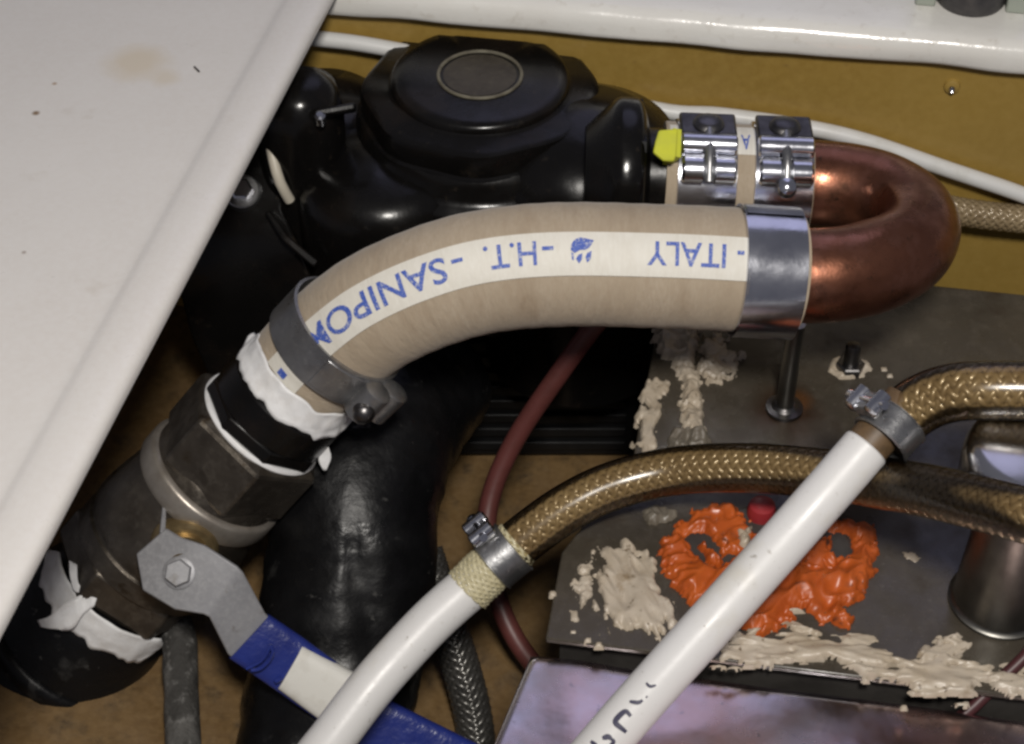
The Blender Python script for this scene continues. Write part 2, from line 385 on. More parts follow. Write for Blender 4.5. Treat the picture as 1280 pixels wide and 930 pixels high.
# orange silicone round the port
fl = sm([(862, 655), (900, 640), (940, 632), (1000, 640), (1060, 668), (1078, 715), (1050, 755), (960, 765), (880, 740), (850, 700)], .0015, 'plate_side', 'port_flange', 4, rag=.0002, rough=.1)
sm([(835, 668), (858, 648), (884, 636), (905, 630), (922, 640), (938, 655), (945, 672), (935, 700), (950, 712), (985, 712), (1010, 690), (1032, 660), (1052, 650), (1068, 660), (1092, 658), (1096, 690), (1090, 725), (1075, 752), (1058, 762), (1062, 786), (1040, 780), (1018, 776), (1008, 764), (995, 762), (984, 776), (970, 790), (955, 798), (938, 788), (900, 772), (868, 758), (845, 740), (830, 715), (824, 690)],
   .0062, 'orange_silicone', 'silicone_seal', 1, res=.0006, edge=.0042, rag=.0026, stretch=1.5, ang=.8, fs=.72, holes=[[T2(*p) for p in ((858, 676), (868, 694), (888, 708), (912, 706), (896, 684), (876, 668))], [T2(*p) for p in ((1036, 676), (1044, 698), (1062, 700), (1062, 676), (1050, 668))],
   [T2(*p) for p in ((905, 690), (915, 700), (908, 708), (898, 700))]], rough=1.25)
sm([(868, 683), (880, 684), (905, 706), (898, 714), (880, 704)], .008, 'orange_silicone', 'silicone_seal', 11, rough=.8)
sm([(1000, 700), (1030, 690), (1045, 700), (1040, 715), (1005, 722)], .0055, 'orange_silicone', 'silicone_seal', 12, rough=1.2)
sm([(924, 668), (938, 662), (940, 680), (930, 696), (918, 690)], .007, 'sealant', 'sealant_smear', 13)
# cream sealant
sm([(748, 690), (764, 680), (782, 678), (800, 686), (812, 704), (818, 726), (840, 744), (845, 770), (832, 806), (812, 808), (800, 790), (786, 792), (766, 786), (750, 770), (745, 740), (742, 715)], .0030, 'sealant', 'sealant_smear', 2, stretch=2.4, ang=1.9, rag=.0046, rough=1.3, edge=.0035)
sm([(722, 712), (736, 704), (744, 720), (740, 745), (726, 758), (718, 740)], .0026, 'sealant', 'sealant_smear', 3, rag=.003)
sm([(712, 764), (726, 760), (722, 776), (714, 775)], .002, 'sealant', 'sealant_smear', 21)
sm([(900, 806), (930, 800), (972, 794), (985, 772), (1005, 776), (1012, 796), (1060, 796), (1090, 806), (1110, 822), (1120, 836), (1148, 832), (1150, 812), (1172, 806), (1195, 798), (1206, 812), (1198, 826), (1225, 836), (1262, 838), (1300, 848), (1300, 878), (1262, 874), (1225, 864), (1205, 876), (1160, 868), (1110, 856), (1070, 842), (1030, 836), (985, 830), (940, 828), (900, 830), (890, 818)],
   .0030, 'sealant', 'sealant_smear', 5, stretch=3.2, ang=-.10, rag=.0052, rough=1.35, edge=.0035)
sm([(1150, 812), (1170, 800), (1196, 794), (1208, 806), (1200, 824), (1175, 832), (1152, 828)], .0036, 'sealant', 'sealant_smear', 6, rag=.0036, stretch=2, ang=.6)
sm([(1126, 690), (1140, 690), (1152, 698), (1146, 703), (1132, 698)], .0015, 'sealant', 'sealant_smear', 7, rag=.0006)
sm([(802, 640), (820, 634), (845, 640), (842, 652), (826, 656), (810, 654)], .004, 'putty_grey', 'sealant_smear', 8)
sm([(1040, 452), (1058, 446), (1082, 452), (1090, 462), (1076, 474), (1050, 474), (1036, 464)], .0035, 'sealant', 'sealant_smear', 9, rag=.001)
sm([(816, 412), (842, 410), (872, 416), (872, 436), (866, 450), (876, 480), (880, 520), (878, 548), (858, 552), (850, 520), (852, 486), (842, 458), (826, 446)], .0065, 'sealant', 'sealant_smear', 10, rag=.0022)
sm([(832, 556), (838, 544), (862, 538), (884, 544), (890, 560), (872, 572), (838, 572)], .0075, 'putty_grey', 'sealant_smear', 14)
sm([(876, 440), (888, 420), (902, 418), (908, 440), (926, 444), (922, 462), (902, 482), (884, 476), (872, 462)], .005, 'sealant', 'sealant_smear', 15, rag=.003)
sm([(800, 500), (812, 478), (828, 470), (836, 480), (826, 510), (820, 550), (806, 578), (792, 576), (800, 545)], .003, 'sealant', 'sealant_smear', 16, stretch=2.2, ang=1.5, rag=.003)
rnd = random.Random(5)
for k, (x, y) in enumerate([(735, 800), (748, 806), (716, 790), (1006, 640), (1105, 462), (1112, 470), (690, 742), (1130, 884), (1150, 640)]):
    sm([(x - 4, y - 3), (x + 4, y - 3), (x + 5, y + 3), (x - 4, y + 3)], .0015, 'sealant', 'sealant_smear', 30 + k, rag=.0004)
# threaded stud and capped bolt on the plate
b0 = Zp(980, 512, 140)
mb = MB(); lathe(mb, b0, (0, 0, 1), [(.0040 + (.00012 if i % 2 else 0), .0015 * i) for i in range(36)], 20); mb.build('stud', 'chrome_dull', tank)
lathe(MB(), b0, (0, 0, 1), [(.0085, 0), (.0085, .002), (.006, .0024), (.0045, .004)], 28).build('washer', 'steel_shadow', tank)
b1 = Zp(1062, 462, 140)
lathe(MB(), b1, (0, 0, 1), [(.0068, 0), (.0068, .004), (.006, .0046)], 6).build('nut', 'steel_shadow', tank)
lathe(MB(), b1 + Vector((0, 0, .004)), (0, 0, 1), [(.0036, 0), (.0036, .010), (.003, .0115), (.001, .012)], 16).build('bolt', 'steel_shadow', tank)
mb = MB(); c = Zp(951, 645, 140); lathe(mb, c, (0, 0, 1), [(.006, 0), (.0062, .004), (.0055, .007), (.003, .008)], 20); mb.build('red_plug', 'red_plastic', tank)

# polished cover in front of the tank
ZS = .131
def S2(px, py): p = Zp(px, py, 131); return Vector((p.x, p.y, ZS))
c00, c10, c11, c01 = S2(664, 815), S2(1480, 925), S2(1480, 1190), S2(505, 1190)
cover = thing('metal_cover', 'polished sheet metal cover with painted-in pink and lavender reflections below the tank edge', 'metal cover', (c00.x + .05, c00.y - .03, 0))
mb = MB(); nu, nv = 90, 36
for i in range(nu + 1):
    for j in range(nv + 1):
        fu_, fv_ = (i / nu) ** 1.7, (j / nv) ** 1.7
        p = c00.lerp(c10, fu_).lerp(c01.lerp(c11, fu_), fv_)
        e = min(1, j / 5) * min(1, i / 7)
        p.z += -.003 * (1 - e) ** 2 + .0012 * noise.noise(Vector((p.x * 16, p.y * 16, 2))) + .0010 * math.exp(-((p.x - S2(725, 880).x) / .012) ** 2)
        mb.v.append(p)
for i in range(nu):
    for j in range(nv): mb.face((i * (nv + 1) + j, (i + 1) * (nv + 1) + j, (i + 1) * (nv + 1) + j + 1, i * (nv + 1) + j + 1))
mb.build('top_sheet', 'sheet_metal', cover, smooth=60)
inn = [p for p in (c00 + Vector((.001, -.0006, 0)), c10 + Vector((-.001, -.0006, 0)), c11, c01 + Vector((.001, 0, 0)))]
prism(MB(), [(p.x, p.y) for p in inn], 0, .1262).build('side_wall', 'plate_side', cover)

# ------------------------------------------------------------------ black pump
pc = Zp(600, 95, 231); pc0 = Vector((pc.x, pc.y, 0))
pump = thing('pump', 'black round pump with a ringed cap under the white ledge', 'pump', pc0)
def keep(mb):                      # the casing stays clear of the wall behind it
    for v in mb.v:
        e = (v - W0).dot(wn) + .0025
        if e > 0: v -= wn * e
    return mb
mm = .001
def oct_(r, h, a): return r * (1 + .02 * math.cos(8 * a)) if .048 < r < .06 else r
keep(lathe(MB(), pc0, (0, 0, 1), [(.004, .2315), (.019, .2315), (.036, .232), (.041, .2315), (.0425, .230), (.0428, .2275), (.0445, .2262), (.053, .2258), (.0555, .2245), (.0563, .222), (.0563, .2135), (.058, .2125)][::-1], 96, rfun=oct_)).build('cap', 'black_plastic', pump, smooth=40)
lathe(MB(), pc0 + Vector((0, 0, .2311)), (0, 0, 1), [(.0002, .0006), (.0175, .0006)], 48, close=False).build('cap_badge', 'cap_top', pump)
mb = MB(); P = [pc0 + Vector((.0198 * math.cos(a), .0198 * math.sin(a), .2319)) for a in [2 * math.pi * i / 64 for i in range(65)]]
tube(mb, P, .0009, 8, ref=Vector((0, 0, 1)), caps=False).build('cap_ring', 'ring_worn', pump)
keep(lathe(MB(), pc0, (0, 0, 1), [(.057, .2128), (.060, .2095), (.0605, .203), (.063, .2000), (.0665, .1985), (.068, .196), (.068, .190), (.0665, .1875), (.061, .186), (.0595, .18), (.0595, .13), (.062, .128), (.062, .12), (.058, .118)][::-1], 96)).build('upper_casing', 'black_plastic', pump, smooth=40)
# lugs around the casing
for a in (-150, -118, -62, -30, 20, 160, 195):
    c = pc0 + Vector((.063 * math.cos(rad(a)), .063 * math.sin(rad(a)), .198))
    keep(lathe(MB(), c, (0, 0, 1), [(.0085, -.03), (.0085, 0), (.0075, .0015)], 20)).build('lug', 'black_plastic', pump)
    keep(lathe(MB(), c, (0, 0, 1), [(.0042, .001), (.0042, .004), (.003, .0048)], 6)).build('bolt', 'black_dull', pump)
# left volute and right port boss
mb = MB(); vc = Zp(402, 150, 195)
keep(lathe(mb, Vector((vc.x, vc.y, .06)), (0, 0, 1), [(.034, 0), (.036, .10), (.036, .135), (.034, .142), (.028, .147), (.016, .1495), (.003, .150)], 48)); mb.build('side_chamber', 'black_plastic', pump, smooth=50)
mb = MB(); a, b = W(395, 143, 70), W(445, 134, 74); box(mb, (a + b) / 2, (b - a) / 2, U_ * .0018, F_ * .004); mb.build('clip_tab', 'black_plastic', pump, bevel=.001)
mb = MB(); lathe(mb, W(400, 146, 67), -F_ + U_ * .6, [(.0026, -.004), (.0026, .001), (.0016, .002)], 12); mb.build('screw', 'steel', pump)
mb = MB(); lathe(mb, W(372, 118, 85), (0, 0, 1), [(.02, -.09), (.021, -.01), (.018, .004), (.01, .009), (.002, .010)], 32); keep(mb).build('side_chamber', 'black_plastic', pump, smooth=50)
# outlet towards the hose stub
ul0, ul1 = W(829, 222, 75), W(1006, 229, 75); uax = (ul1 - ul0).normalized()
fx = ul0 - uax * .0065
keep(lathe(MB(), fx - uax * .024, uax, [(.022, -.006), (.028, 0), (.033, .005), (.0355, .008), (.036, .010), (.036, .017), (.0345, .019), (.030, .021), (.0225, .023), (.0225, .031), (.0205, .032), (.0205, .064)], 48)).build('outlet', 'black_plastic', pump, smooth=40)
for a in (20, 80, 140, 260):
    n = (-F_ * math.cos(rad(a)) + U_ * math.sin(rad(a)))
    keep(lathe(MB(), fx + n * .0305 - uax * .012, uax, [(.0048, .0), (.0048, .0085), (.003, .0095)], 6)).build('flange_bolt', 'black_dull', pump)
mb = MB(); sh = (pc0 + Vector((fx.x, fx.y, 0))) / 2; lathe(mb, Vector((sh.x + .010, sh.y + .006, .08)), (0, 0, 1), [(.048, 0), (.051, .085), (.051, .108), (.049, .122), (.043, .134), (.028, .143), (.004, .147)], 48); keep(mb).build('shoulder', 'black_plastic', pump, smooth=50)
mb = MB(); lathe(mb, Vector((sh.x - .085, sh.y - .004, .08)), (0, 0, 1), [(.040, 0), (.042, .09), (.042, .11), (.039, .120), (.030, .126), (.004, .128)], 48); keep(mb).build('shoulder', 'black_plastic', pump, smooth=50)
# ribbed motor below
my0 = Zp(580, 574, 2).y
mb = MB(); x0, x1 = Zp(497, 562, 2).x - .03, Zp(800, 590, 2).x
box(mb, Vector(((x0 + x1) / 2, my0 + .028, .062)), R_ * ((x1 - x0) / 2), Vector((0, .026, 0)), Vector((0, 0, .061))); mb.build('motor_housing', 'black_dull', pump, bevel=.004)
for k in range(11):
    mb = MB(); z = .012 + k * .0105
    box(mb, Vector(((x0 + x1) / 2, my0 + .0012, z)), R_ * ((x1 - x0) / 2 - .008), Vector((0, .0014, 0)), Vector((0, 0, .0030))); mb.build('cooling_rib', 'black_dull', pump, bevel=.0008)

# bracket with a bolt at the left of the pump
br = thing('mounting_bracket', 'black mounting bracket with a bright bolt beside the white panel edge', 'bracket', (Zp(300, 330, 60).x, Zp(300, 330, 60).y, 0))
strip(MB(), [(W(215, 150, 112), W(352, 175, 108)), (W(215, 250, 108), W(352, 262, 104)), (W(215, 330, 118), W(385, 335, 112)), (W(238, 420, 140), W(400, 420, 135)), (W(300, 560, 178), W(420, 560, 178))], .006).build('plate', 'black_plastic', br, bevel=.0015)
bx = W(303, 240, 104)
lathe(MB(), bx, -F_ + U_ * .25, [(.0085, -.004), (.0085, .0012), (.0078, .0018)], 28).build('washer', 'zinc_grey', br)
lathe(MB(), bx - F_ * .0015, -F_ + U_ * .25, [(.0056, 0), (.0056, .0042), (.0046, .005)], 6).build('bolt_head', 'steel', br)
strip(MB(), [(W(330, 265, 100), W(338, 262, 100)), (W(352, 300, 98), W(360, 294, 98)), (W(392, 335, 96), W(398, 326, 96))], .004).build('rib', 'black_plastic', br, bevel=.001)
o = tube(MB(), spline([W(362, 105, 92), W(345, 140, 91), W(338, 172, 90), (W(342, 200, 90)), W(350, 228, 92), W(362, 250, 100)]), .0026, 12).build('cable', 'cream_cable')
tag(o, 'short cream cable looping down beside the panel edge and pump', 'cable')

# ------------------------------------------------------------------ sanitation hoses with stripe and print
TOC = -F_
def hose(P, r, name, label, mat_='hose_beige', loc=None, pinch=()):
    t = thing(name, label, 'hose', loc or min(P, key=lambda p: p.z))
    T, N, B, L = frames(P, TOC)
    def rf(tt, a):
        s = tt * L[-1]; pin = sum(math.exp(-((s - q) / .011) ** 2) for q in pinch); return r * (1 - .022 * pin + .0035 * math.sin(s * 520 + 2 * noise.noise(Vector((s * 30, 0, 0)))) + .010 * noise.noise(Vector((s * 16, math.cos(a) * .8, math.sin(a) * .8 + 4))) + .006 * noise.noise(Vector((s * 40, math.cos(a) * 1.5, math.sin(a) * 1.5))))
    mb = MB(); tube(mb, P, rf, 64, ref=TOC, caps=False); mb.build('tube', mat_, t, smooth=60)
    for e, sgn in ((0, -1), (len(P) - 1, 1)):
        mb = MB(); lathe(mb, P[e], T[e] * sgn, [(r * .74, -.01), (r * .74, .0004), (r * .985, .0004), (r, -.0004)], 48, close=False); mb.build('cut_end', 'hose_rim', t)
    return t
def patch(mb, fr, P, s0, s1, a0, a1, r, ns=None, na=10, smod=None):
    T, N, B, L = fr; ns = ns or max(2, int((s1 - s0) / .002)); base = len(mb.v)
    for i in range(ns + 1):
        s = s0 + (s1 - s0) * i / ns
        for k in range(na + 1):
            a = a0 + (a1 - a0) * k / na
            mb.v.append(onhose(fr, P, s, a, r))
    for i in range(ns):
        for k in range(na):
            q = (base + i * (na + 1) + k, base + i * (na + 1) + k + 1, base + (i + 1) * (na + 1) + k + 1, base + (i + 1) * (na + 1) + k)
            sa, sb = s0 + (s1 - s0) * i / ns, s0 + (s1 - s0) * (i + 1) / ns; ua, ub = (a0 + (a1 - a0) * k / na) * r, (a0 + (a1 - a0) * (k + 1) / na) * r
            mb.face(q, ((sa, ua), (sa, ub), (sb, ub), (sb, ua)))
    return mb
def onhose(fr, P, s, a, r):
    T, N, B, L = fr
    import bisect
    i = max(0, min(len(L) - 2, bisect.bisect_right(L, s) - 1)); f = (s - L[i]) / (L[i + 1] - L[i])
    p = P[i].lerp(P[i + 1], f); n = N[i].lerp(N[i + 1], f).normalized(); b = B[i].lerp(B[i + 1], f).normalized()
    return p + (n * math.cos(a) + b * math.sin(a)) * r
def text_mesh(txt, bold=.012):
    cu = bpy.data.curves.new('t', 'FONT'); cu.body = txt; cu.offset = bold; cu.resolution_u = 4
    ob = bpy.data.objects.new('t', cu); COL.objects.link(ob); dg = bpy.context.evaluated_depsgraph_get()
    me = bpy.data.meshes.new_from_object(ob.evaluated_get(dg)); bpy.data.objects.remove(ob); bpy.data.curves.remove(cu)
    b = bmesh.new(); b.from_mesh(me); bmesh.ops.triangulate(b, faces=b.faces)
    for _ in range(3):
        lg = [e for e in b.edges if e.calc_length() > .12]
        if lg: bmesh.ops.subdivide_edges(b, edges=lg, cuts=1); bmesh.ops.triangulate(b, faces=b.faces)
    vs = [v.co.copy() for v in b.verts]; b.verts.index_update(); fs = [[v.index for v in f.verts] for f in b.faces]; b.free(); bpy.data.meshes.remove(me)
    return vs, fs
def word(fr, P, txt, sA, sB, a_base, hgt, r, name, parent, sg=1, mt='ink_blue'):
    vs, fs = text_mesh(txt); x0 = min(v.x for v in vs); x1 = max(v.x for v in vs); y0 = 0; y1 = .7
    mb = MB()
    for v in vs:
        s = sA + (sB - sA) * (v.x - x0) / (x1 - x0); a = a_base + sg * (v.y / y1) * hgt / r; mb.v.append(onhose(fr, P, s, a, r))
    for f in fs: mb.face(f)
    return mb.build(name, mt, parent, smooth=60)

HR = .0258
HP = spline([W(993, 342, 2), W(930, 338, 0), W(830, 333, 0), W(700, 331, 0), (W(610, 339, 1)), W(540, 358, 4), W(475, 387, 11), W(425, 422, 22), W(392, 453, 31), W(368, 478, 37)], .003)
lower = hose(HP, HR, 'sanitation_hose', 'long beige curved hose with white stripe and blue lettering', loc=HP[0], pinch=(.012,))
fr = frames(HP, TOC)
# which way is image-down round the hose: sign of B against U_
sgn = 1 if fr[2][60].dot(U_) > 0 else -1                # +a leans to image-up when sgn = 1
def s_at(px):
    def ex(k):
        p = onhose(fr, HP, fr[3][-1] * k / 1200, sgn * rad(6), HR) - CAM; return abs(p.dot(R_) / p.dot(F_) * FPX + 640 - px)
    return fr[3][-1] * min(range(1201), key=ex) / 1200
L_ = fr[3][-1]
mb = MB(); patch(mb, fr, HP, .002, L_ - .012, sgn * rad(-13), sgn * rad(26.5), HR + .00075, na=14); stp = mb.build('stripe', 'stripe', lower, smooth=60)
rt = HR + .0011
# the print is upside down as seen here: words run from right to left, letter tops point down the picture
at = sgn * rad(18); hg = .0098
for txt, pA, pB in (('-', 930, 921), ('ITALY', 907, 809), ('-', 692, 678), ('H.T.', 671, 606), ('-', 580, 566), ):
    word(fr, HP, txt, s_at(pA), s_at(pB), at if txt != '-' else at, hg, rt, 'lettering', lower, sg=-sgn)
sa = s_at(558); sb = s_at(391); word(fr, HP, 'SANIPOM', sa, sb, at, hg * 1.06, rt, 'lettering', lower, sg=-sgn)
word(fr, HP, 'I', L_ - .0175, L_ - .0135, at - sgn * rad(6), .0042, rt, 'lettering', lower, sg=-sgn)
# leaf-like maker's mark
s0, s1 = s_at(742), s_at(714)
def blobshape(pts):
    mb = MB(); c = (sum(p[0] for p in pts) / len(pts), sum(p[1] for p in pts) / len(pts)); fs = []
    n = len(pts)
    for k in range(4):
        for p in pts:
            u = c[0] + (p[0] - c[0]) * (k + .001) / 3.001; v = c[1] + (p[1] - c[1]) * (k + .001) / 3.001
            mb.v.append(onhose(fr, HP, s0 + (s1 - s0) * u, at - sgn * hg / rt * v, rt))
    for k in range(3):
        for i in range(n): mb.face((k * n + i, k * n + (i + 1) % n, (k + 1) * n + (i + 1) % n, (k + 1) * n + i))
    return mb
def arc(cx, cy, r, a0, a1, n=9): return [(cx + r * math.cos(rad(a0 + (a1 - a0) * i / n)), cy + r * math.sin(rad(a0 + (a1 - a0) * i / n))) for i in range(n + 1)]
blobshape([(0, 0)] + arc(.55, .35, .47, -90, 10) + [(.85, .55), (.62, .42), (.40, .42), (.18, .30)]).build('printed_mark', 'ink_blue', lower, smooth=60)
blobshape([(.10, .45), (.3, .55), (.38, .72), (.30, .95), (.14, .80)]).build('printed_mark', 'ink_blue', lower, smooth=60)
blobshape([(.50, .55), (.68, .62), (.80, .78), (.66, .98), (.54, .82)]).build('printed_mark', 'ink_blue', lower, smooth=60)
blobshape([(.88, .6), (1.0, .5), (.98, .8), (.90, .86)]).build('printed_mark', 'ink_blue', lower, smooth=60)

UP = spline([ul0, ul1], .004)
upper = hose(UP, HR, 'sanitation_hose', 'short beige hose stub between pump outlet and copper bend', loc=ul0)
fu = frames(UP, TOC); su = 1 if fu[2][0].dot(U_) > 0 else -1
patch(MB(), fu, UP, .001, fu[3][-1] - .001, su * rad(20), su * rad(60), HR + .0003, na=12).build('stripe', 'stripe', upper, smooth=60)
Lu = fu[3][-1]
word(fu, UP, 'A', Lu * .565, Lu * .50, su * rad(44), .0085, HR + .0006, 'lettering', upper, sg=-su)
word(fu, UP, 'A', Lu * .10, Lu * .04, su * rad(48), .0085, HR + .0006, 'lettering', upper, sg=-su)

# ------------------------------------------------------------------ copper return bend
ca, cb = ul1 - uax * .012, W(1012, 343, 2)
lax = (W(1012, 343, 2) - W(930, 338, 0)).normalized()
m0, m1 = W(1010, 229, 75), W(1010, 345, 2); mid = (m0 + m1) / 2; rv = (m0 - m1) / 2; ex = R_ * rv.length * 1.06
CP = [ul0 + uax * .045, m0 - R_ * .006]
for i in range(33):
    a = math.pi * i / 32; CP.append(mid + rv * math.cos(a) + ex * math.sin(a))
CP += [W(994, 343, 2), W(955, 341, 1)]
CP = spline(CP, .004)
cop = thing('copper_pipe', 'tarnished copper return bend joining the two beige hose ends', 'pipe', mid - Vector((0, 0, .02)))
n_ = len(CP)
def crf(t, a): return .0199 * (1 + .020 * noise.noise(Vector((t * 9, math.cos(a), math.sin(a)))))
mb = MB(); tube(mb, CP, crf, 64)
for v in mb.v:                     # the inside of the bend is creased where the pipe was pulled round
    d = v - mid; q = d.dot(R_) / rv.length; h = abs(d.dot(rv.normalized())) / rv.length
    if .1 < q < 1.0:
        k = max(0, 1 - ((q - .52) / .30) ** 2) * max(0, 1 - (h / .55) ** 2)
        v += R_ * (.0050 * k)
        v += rv.cross(R_).normalized() * 0
mb.build('bend', 'copper', cop, smooth=60)

# ------------------------------------------------------------------ hose clamps
def band(mb, c, ax, r, wdt, th=.0009, a0=0, a1=2 * math.pi, ref=None, n=64):
    ax = ax.normalized(); x = (ref - ax * ref.dot(ax)).normalized(); y = ax.cross(x); base = len(mb.v)
    full = abs(a1 - a0 - 2 * math.pi) < 1e-6
    pr = [(r, -wdt / 2), (r + th, -wdt / 2 + .0004), (r + th, wdt / 2 - .0004), (r, wdt / 2)]
    for i in range(n + (0 if full else 1)):
        a = a0 + (a1 - a0) * i / n
        for q, h in pr: mb.v.append(c + ax * h + (x * math.cos(a) + y * math.sin(a)) * q)
    m = n if full else n + 1
    for i in range(n):
        for k in range(4): mb.face((base + i * 4 + k, base + i * 4 + (k + 1) % 4, base + ((i + 1) % m) * 4 + (k + 1) % 4, base + ((i + 1) % m) * 4 + k))
    return mb
def tclamp(c, ax, wd_, label, dome):
    """heavy clamp: band, two trunnion rolls, a bolt with its head on a dark bracket"""
    ax = ax.normalized(); t = thing('hose_clamp', label, 'hose clamp', c - Vector((0, 0, HR)))
    band(MB(), c, ax, HR + .0004, wd_, .0011, ref=TOC).build('band', 'steel', t, smooth=50)
    up = (U_ - ax * U_.dot(ax)).normalized(); fc = (TOC - ax * TOC.dot(ax)).normalized()
    def at_(a, r): return c + (fc * math.cos(rad(a)) + up * math.sin(rad(a))) * r
    def tang(a): return (up * math.cos(rad(a)) - fc * math.sin(rad(a)))
    hw = wd_ / 2 - .001
    lathe(MB(), at_(25, HR + .0040) - ax * hw, ax, [(.0040, 0), (.0050, .0008), (.0050, 2 * hw - .0008), (.0040, 2 * hw)], 24).build('trunnion', 'steel', t)
    for s in (-1, 1):
        lathe(MB(), at_(2, HR + .003) + ax * (s * hw * .56) - ax * hw * .42, ax, [(.0050, 0), (.0064, .0012), (.0064, .84 * hw - .0012), (.0050, .84 * hw)], 24).build('trunnion', 'steel', t)
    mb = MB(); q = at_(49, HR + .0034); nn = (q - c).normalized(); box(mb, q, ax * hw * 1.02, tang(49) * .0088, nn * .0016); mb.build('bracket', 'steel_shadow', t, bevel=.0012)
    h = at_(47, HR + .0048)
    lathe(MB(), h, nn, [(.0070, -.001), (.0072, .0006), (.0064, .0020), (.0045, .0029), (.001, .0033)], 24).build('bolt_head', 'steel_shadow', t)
    mb = MB(); e0 = at_(38, HR + .0058); e1 = at_(-8, HR + .0078); tube(mb, spline([e0, at_(14, HR + .0072), e1], .002), .0022, 14); mb.build('bolt', 'zinc_grey', t)
    if dome:
        d = at_(-10, HR + .0085); lathe(MB(), d, (fc + up * .2), [(.0042, -.003), (.0046, 0), (.0038, .0024), (.002, .0036), (.0004, .004)], 20).build('bolt_end', 'steel', t)
    return t
tclamp(W(877, 224.5, 75), uax, .0268, 'bright steel bolt clamp beside the yellow tag', False)
tclamp(W(970, 228, 75), uax, .0265, 'bright steel bolt clamp next to the copper bend with a rounded bolt end', True)

# wide plain band on the lower hose end
cc = W(955, 340, 1)
t = thing('hose_clamp', 'wide bluish steel band clamp around the striped hose end', 'hose clamp', cc - Vector((0, 0, HR)))
band(MB(), cc, lax, HR + .0009, .0255, .0012, ref=TOC, n=96).build('band', 'steel', t, smooth=50)
upc = (U_ - lax * U_.dot(lax)).normalized()
for a, wd2 in ((-14, .0256), (62, .0258)):
    n = TOC * math.cos(rad(a)) + upc * math.sin(rad(a)); mb = MB(); tg = lax.cross(n)
    band(mb, cc, lax, HR + .0018, .024, .0009, a0=rad(-a) - .16, a1=rad(-a) + .16, ref=TOC, n=14); mb.build('overlap', 'steel', t, smooth=50)

# dark clamp at the valve end
VA = (W(150, 730, 93) - W(415, 430, 25)); VL = VA.length; va = VA.normalized(); V0 = W(415, 430, 25)
def at_v(t): return V0 + VA * t
dc = W(420, 426, 24); dax = (W(392, 453, 31) - W(425, 422, 22)).normalized()
dax = (dax * .55 + va * .45).normalized()
t = thing('hose_clamp', 'dull grey clamp with screw ears where hose meets the valve', 'hose clamp', dc - Vector((0, 0, HR)))
band(MB(), dc, dax, HR + .0014, .0185, .0014, ref=TOC, n=72).build('band', 'zinc_grey', t, smooth=50)
side = dax.cross(TOC).normalized()
if side.dot(R_) < 0: side = -side
fcd = (TOC - dax * TOC.dot(dax)).normalized()
ear = dc + side * (HR * .93) + fcd * (HR * .45)
for k, (o1, r1) in enumerate(((.0, .0052), (.0095, .0052))):
    q = ear + side * (.0050 + k * .0045) + fcd * (.004 - k * .0105)
    lathe(MB(), q - dax * .0085, dax, [(.0044, 0), (.0064, .0012), (.0064, .0165), (.0044, .0178)], 22).build('screw_ear', 'zinc_grey', t)
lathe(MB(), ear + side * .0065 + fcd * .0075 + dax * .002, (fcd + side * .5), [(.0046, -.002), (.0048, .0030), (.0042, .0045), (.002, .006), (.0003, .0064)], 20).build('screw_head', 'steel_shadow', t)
strip(MB(), [(dc + (fcd * math.cos(rad(a)) + side * math.sin(rad(a))) * (HR + .0034) - dax * .0075, dc + (fcd * math.cos(rad(a)) + side * math.sin(rad(a))) * (HR + .0034) + dax * .0075) for a in (12, 24, 36, 48, 60, 68)], .0016).build('strap_overlap', 'zinc_grey', t, bevel=.0005)
for k, (da, dh) in enumerate(((-12, -.003), (-8, -.001), (-15, .002), (-4, .003))):
    q = dc + (fcd * math.cos(rad(da)) + side * math.sin(rad(da))) * (HR + .0019) + dax * dh
    mb = MB(); box(mb, q, dax * .0012, side * .0004, fcd * .0003); mb.build('stamp_mark', 'steel', t)

# ------------------------------------------------------------------ ball valve
valve = thing('ball_valve', 'weathered brass ball valve with grey lever and blue grip', 'valve', at_v(1.02))
mmv = VL
def sec(prof, seg=64, rot=0, rf=None): return lathe(MB(), V0, va, [(r, t * VL) for r, t in prof], seg, xr=TOC, rot=rot, rfun=rf)
sec([(.0225, .0), (.0225, .17), (.0275, .172), (.0288, .18), (.0288, .26), (.0275, .268)]).build('hose_tail', 'black_plastic', valve, smooth=40)
sec([(.0295, .262), (.0305, .266), (.0305, .300), (.029, .308)], 8, rot=.3).build('tail_hex', 'black_plastic', valve, smooth=20, bevel=.0006)
sec([(.0292, .302), (.0297, .306), (.0300, .312), (.0294, .318)]).build('thread_tape', 'tape', valve)
sec([(.0310, .315), (.0342, .325), (.0350, .335), (.0350, .482), (.0335, .498)], 6, rot=.55).build('hex_nut', 'valve_metal', valve, smooth=20, bevel=.001)
sec([(.0300, .47), (.0312, .482), (.0316, .512), (.032, .518)]).build('neck', 'valve_metal', valve, smooth=50)
sec([(.0316, .512), (.0338, .516), (.0345, .524), (.0347, .570), (.0338, .582)]).build('bright_collar', 'valve_bright', valve, smooth=50)
sec([(.0332, .578), (.0328, .600), (.0335, .63), (.0350, .68), (.0362, .73), (.0366, .765), (.0362, .785), (.0350, .79), (.0350, .80), (.0362, .806), (.0364, .86)]).build('body', 'valve_metal', valve, smooth=40)
sec([(.0360, .855), (.0382, .862), (.0386, .95), (.0368, .97), (.030, .972)], 6, rot=.2).build('hex_end', 'valve_metal', valve, smooth=20, bevel=.0012)
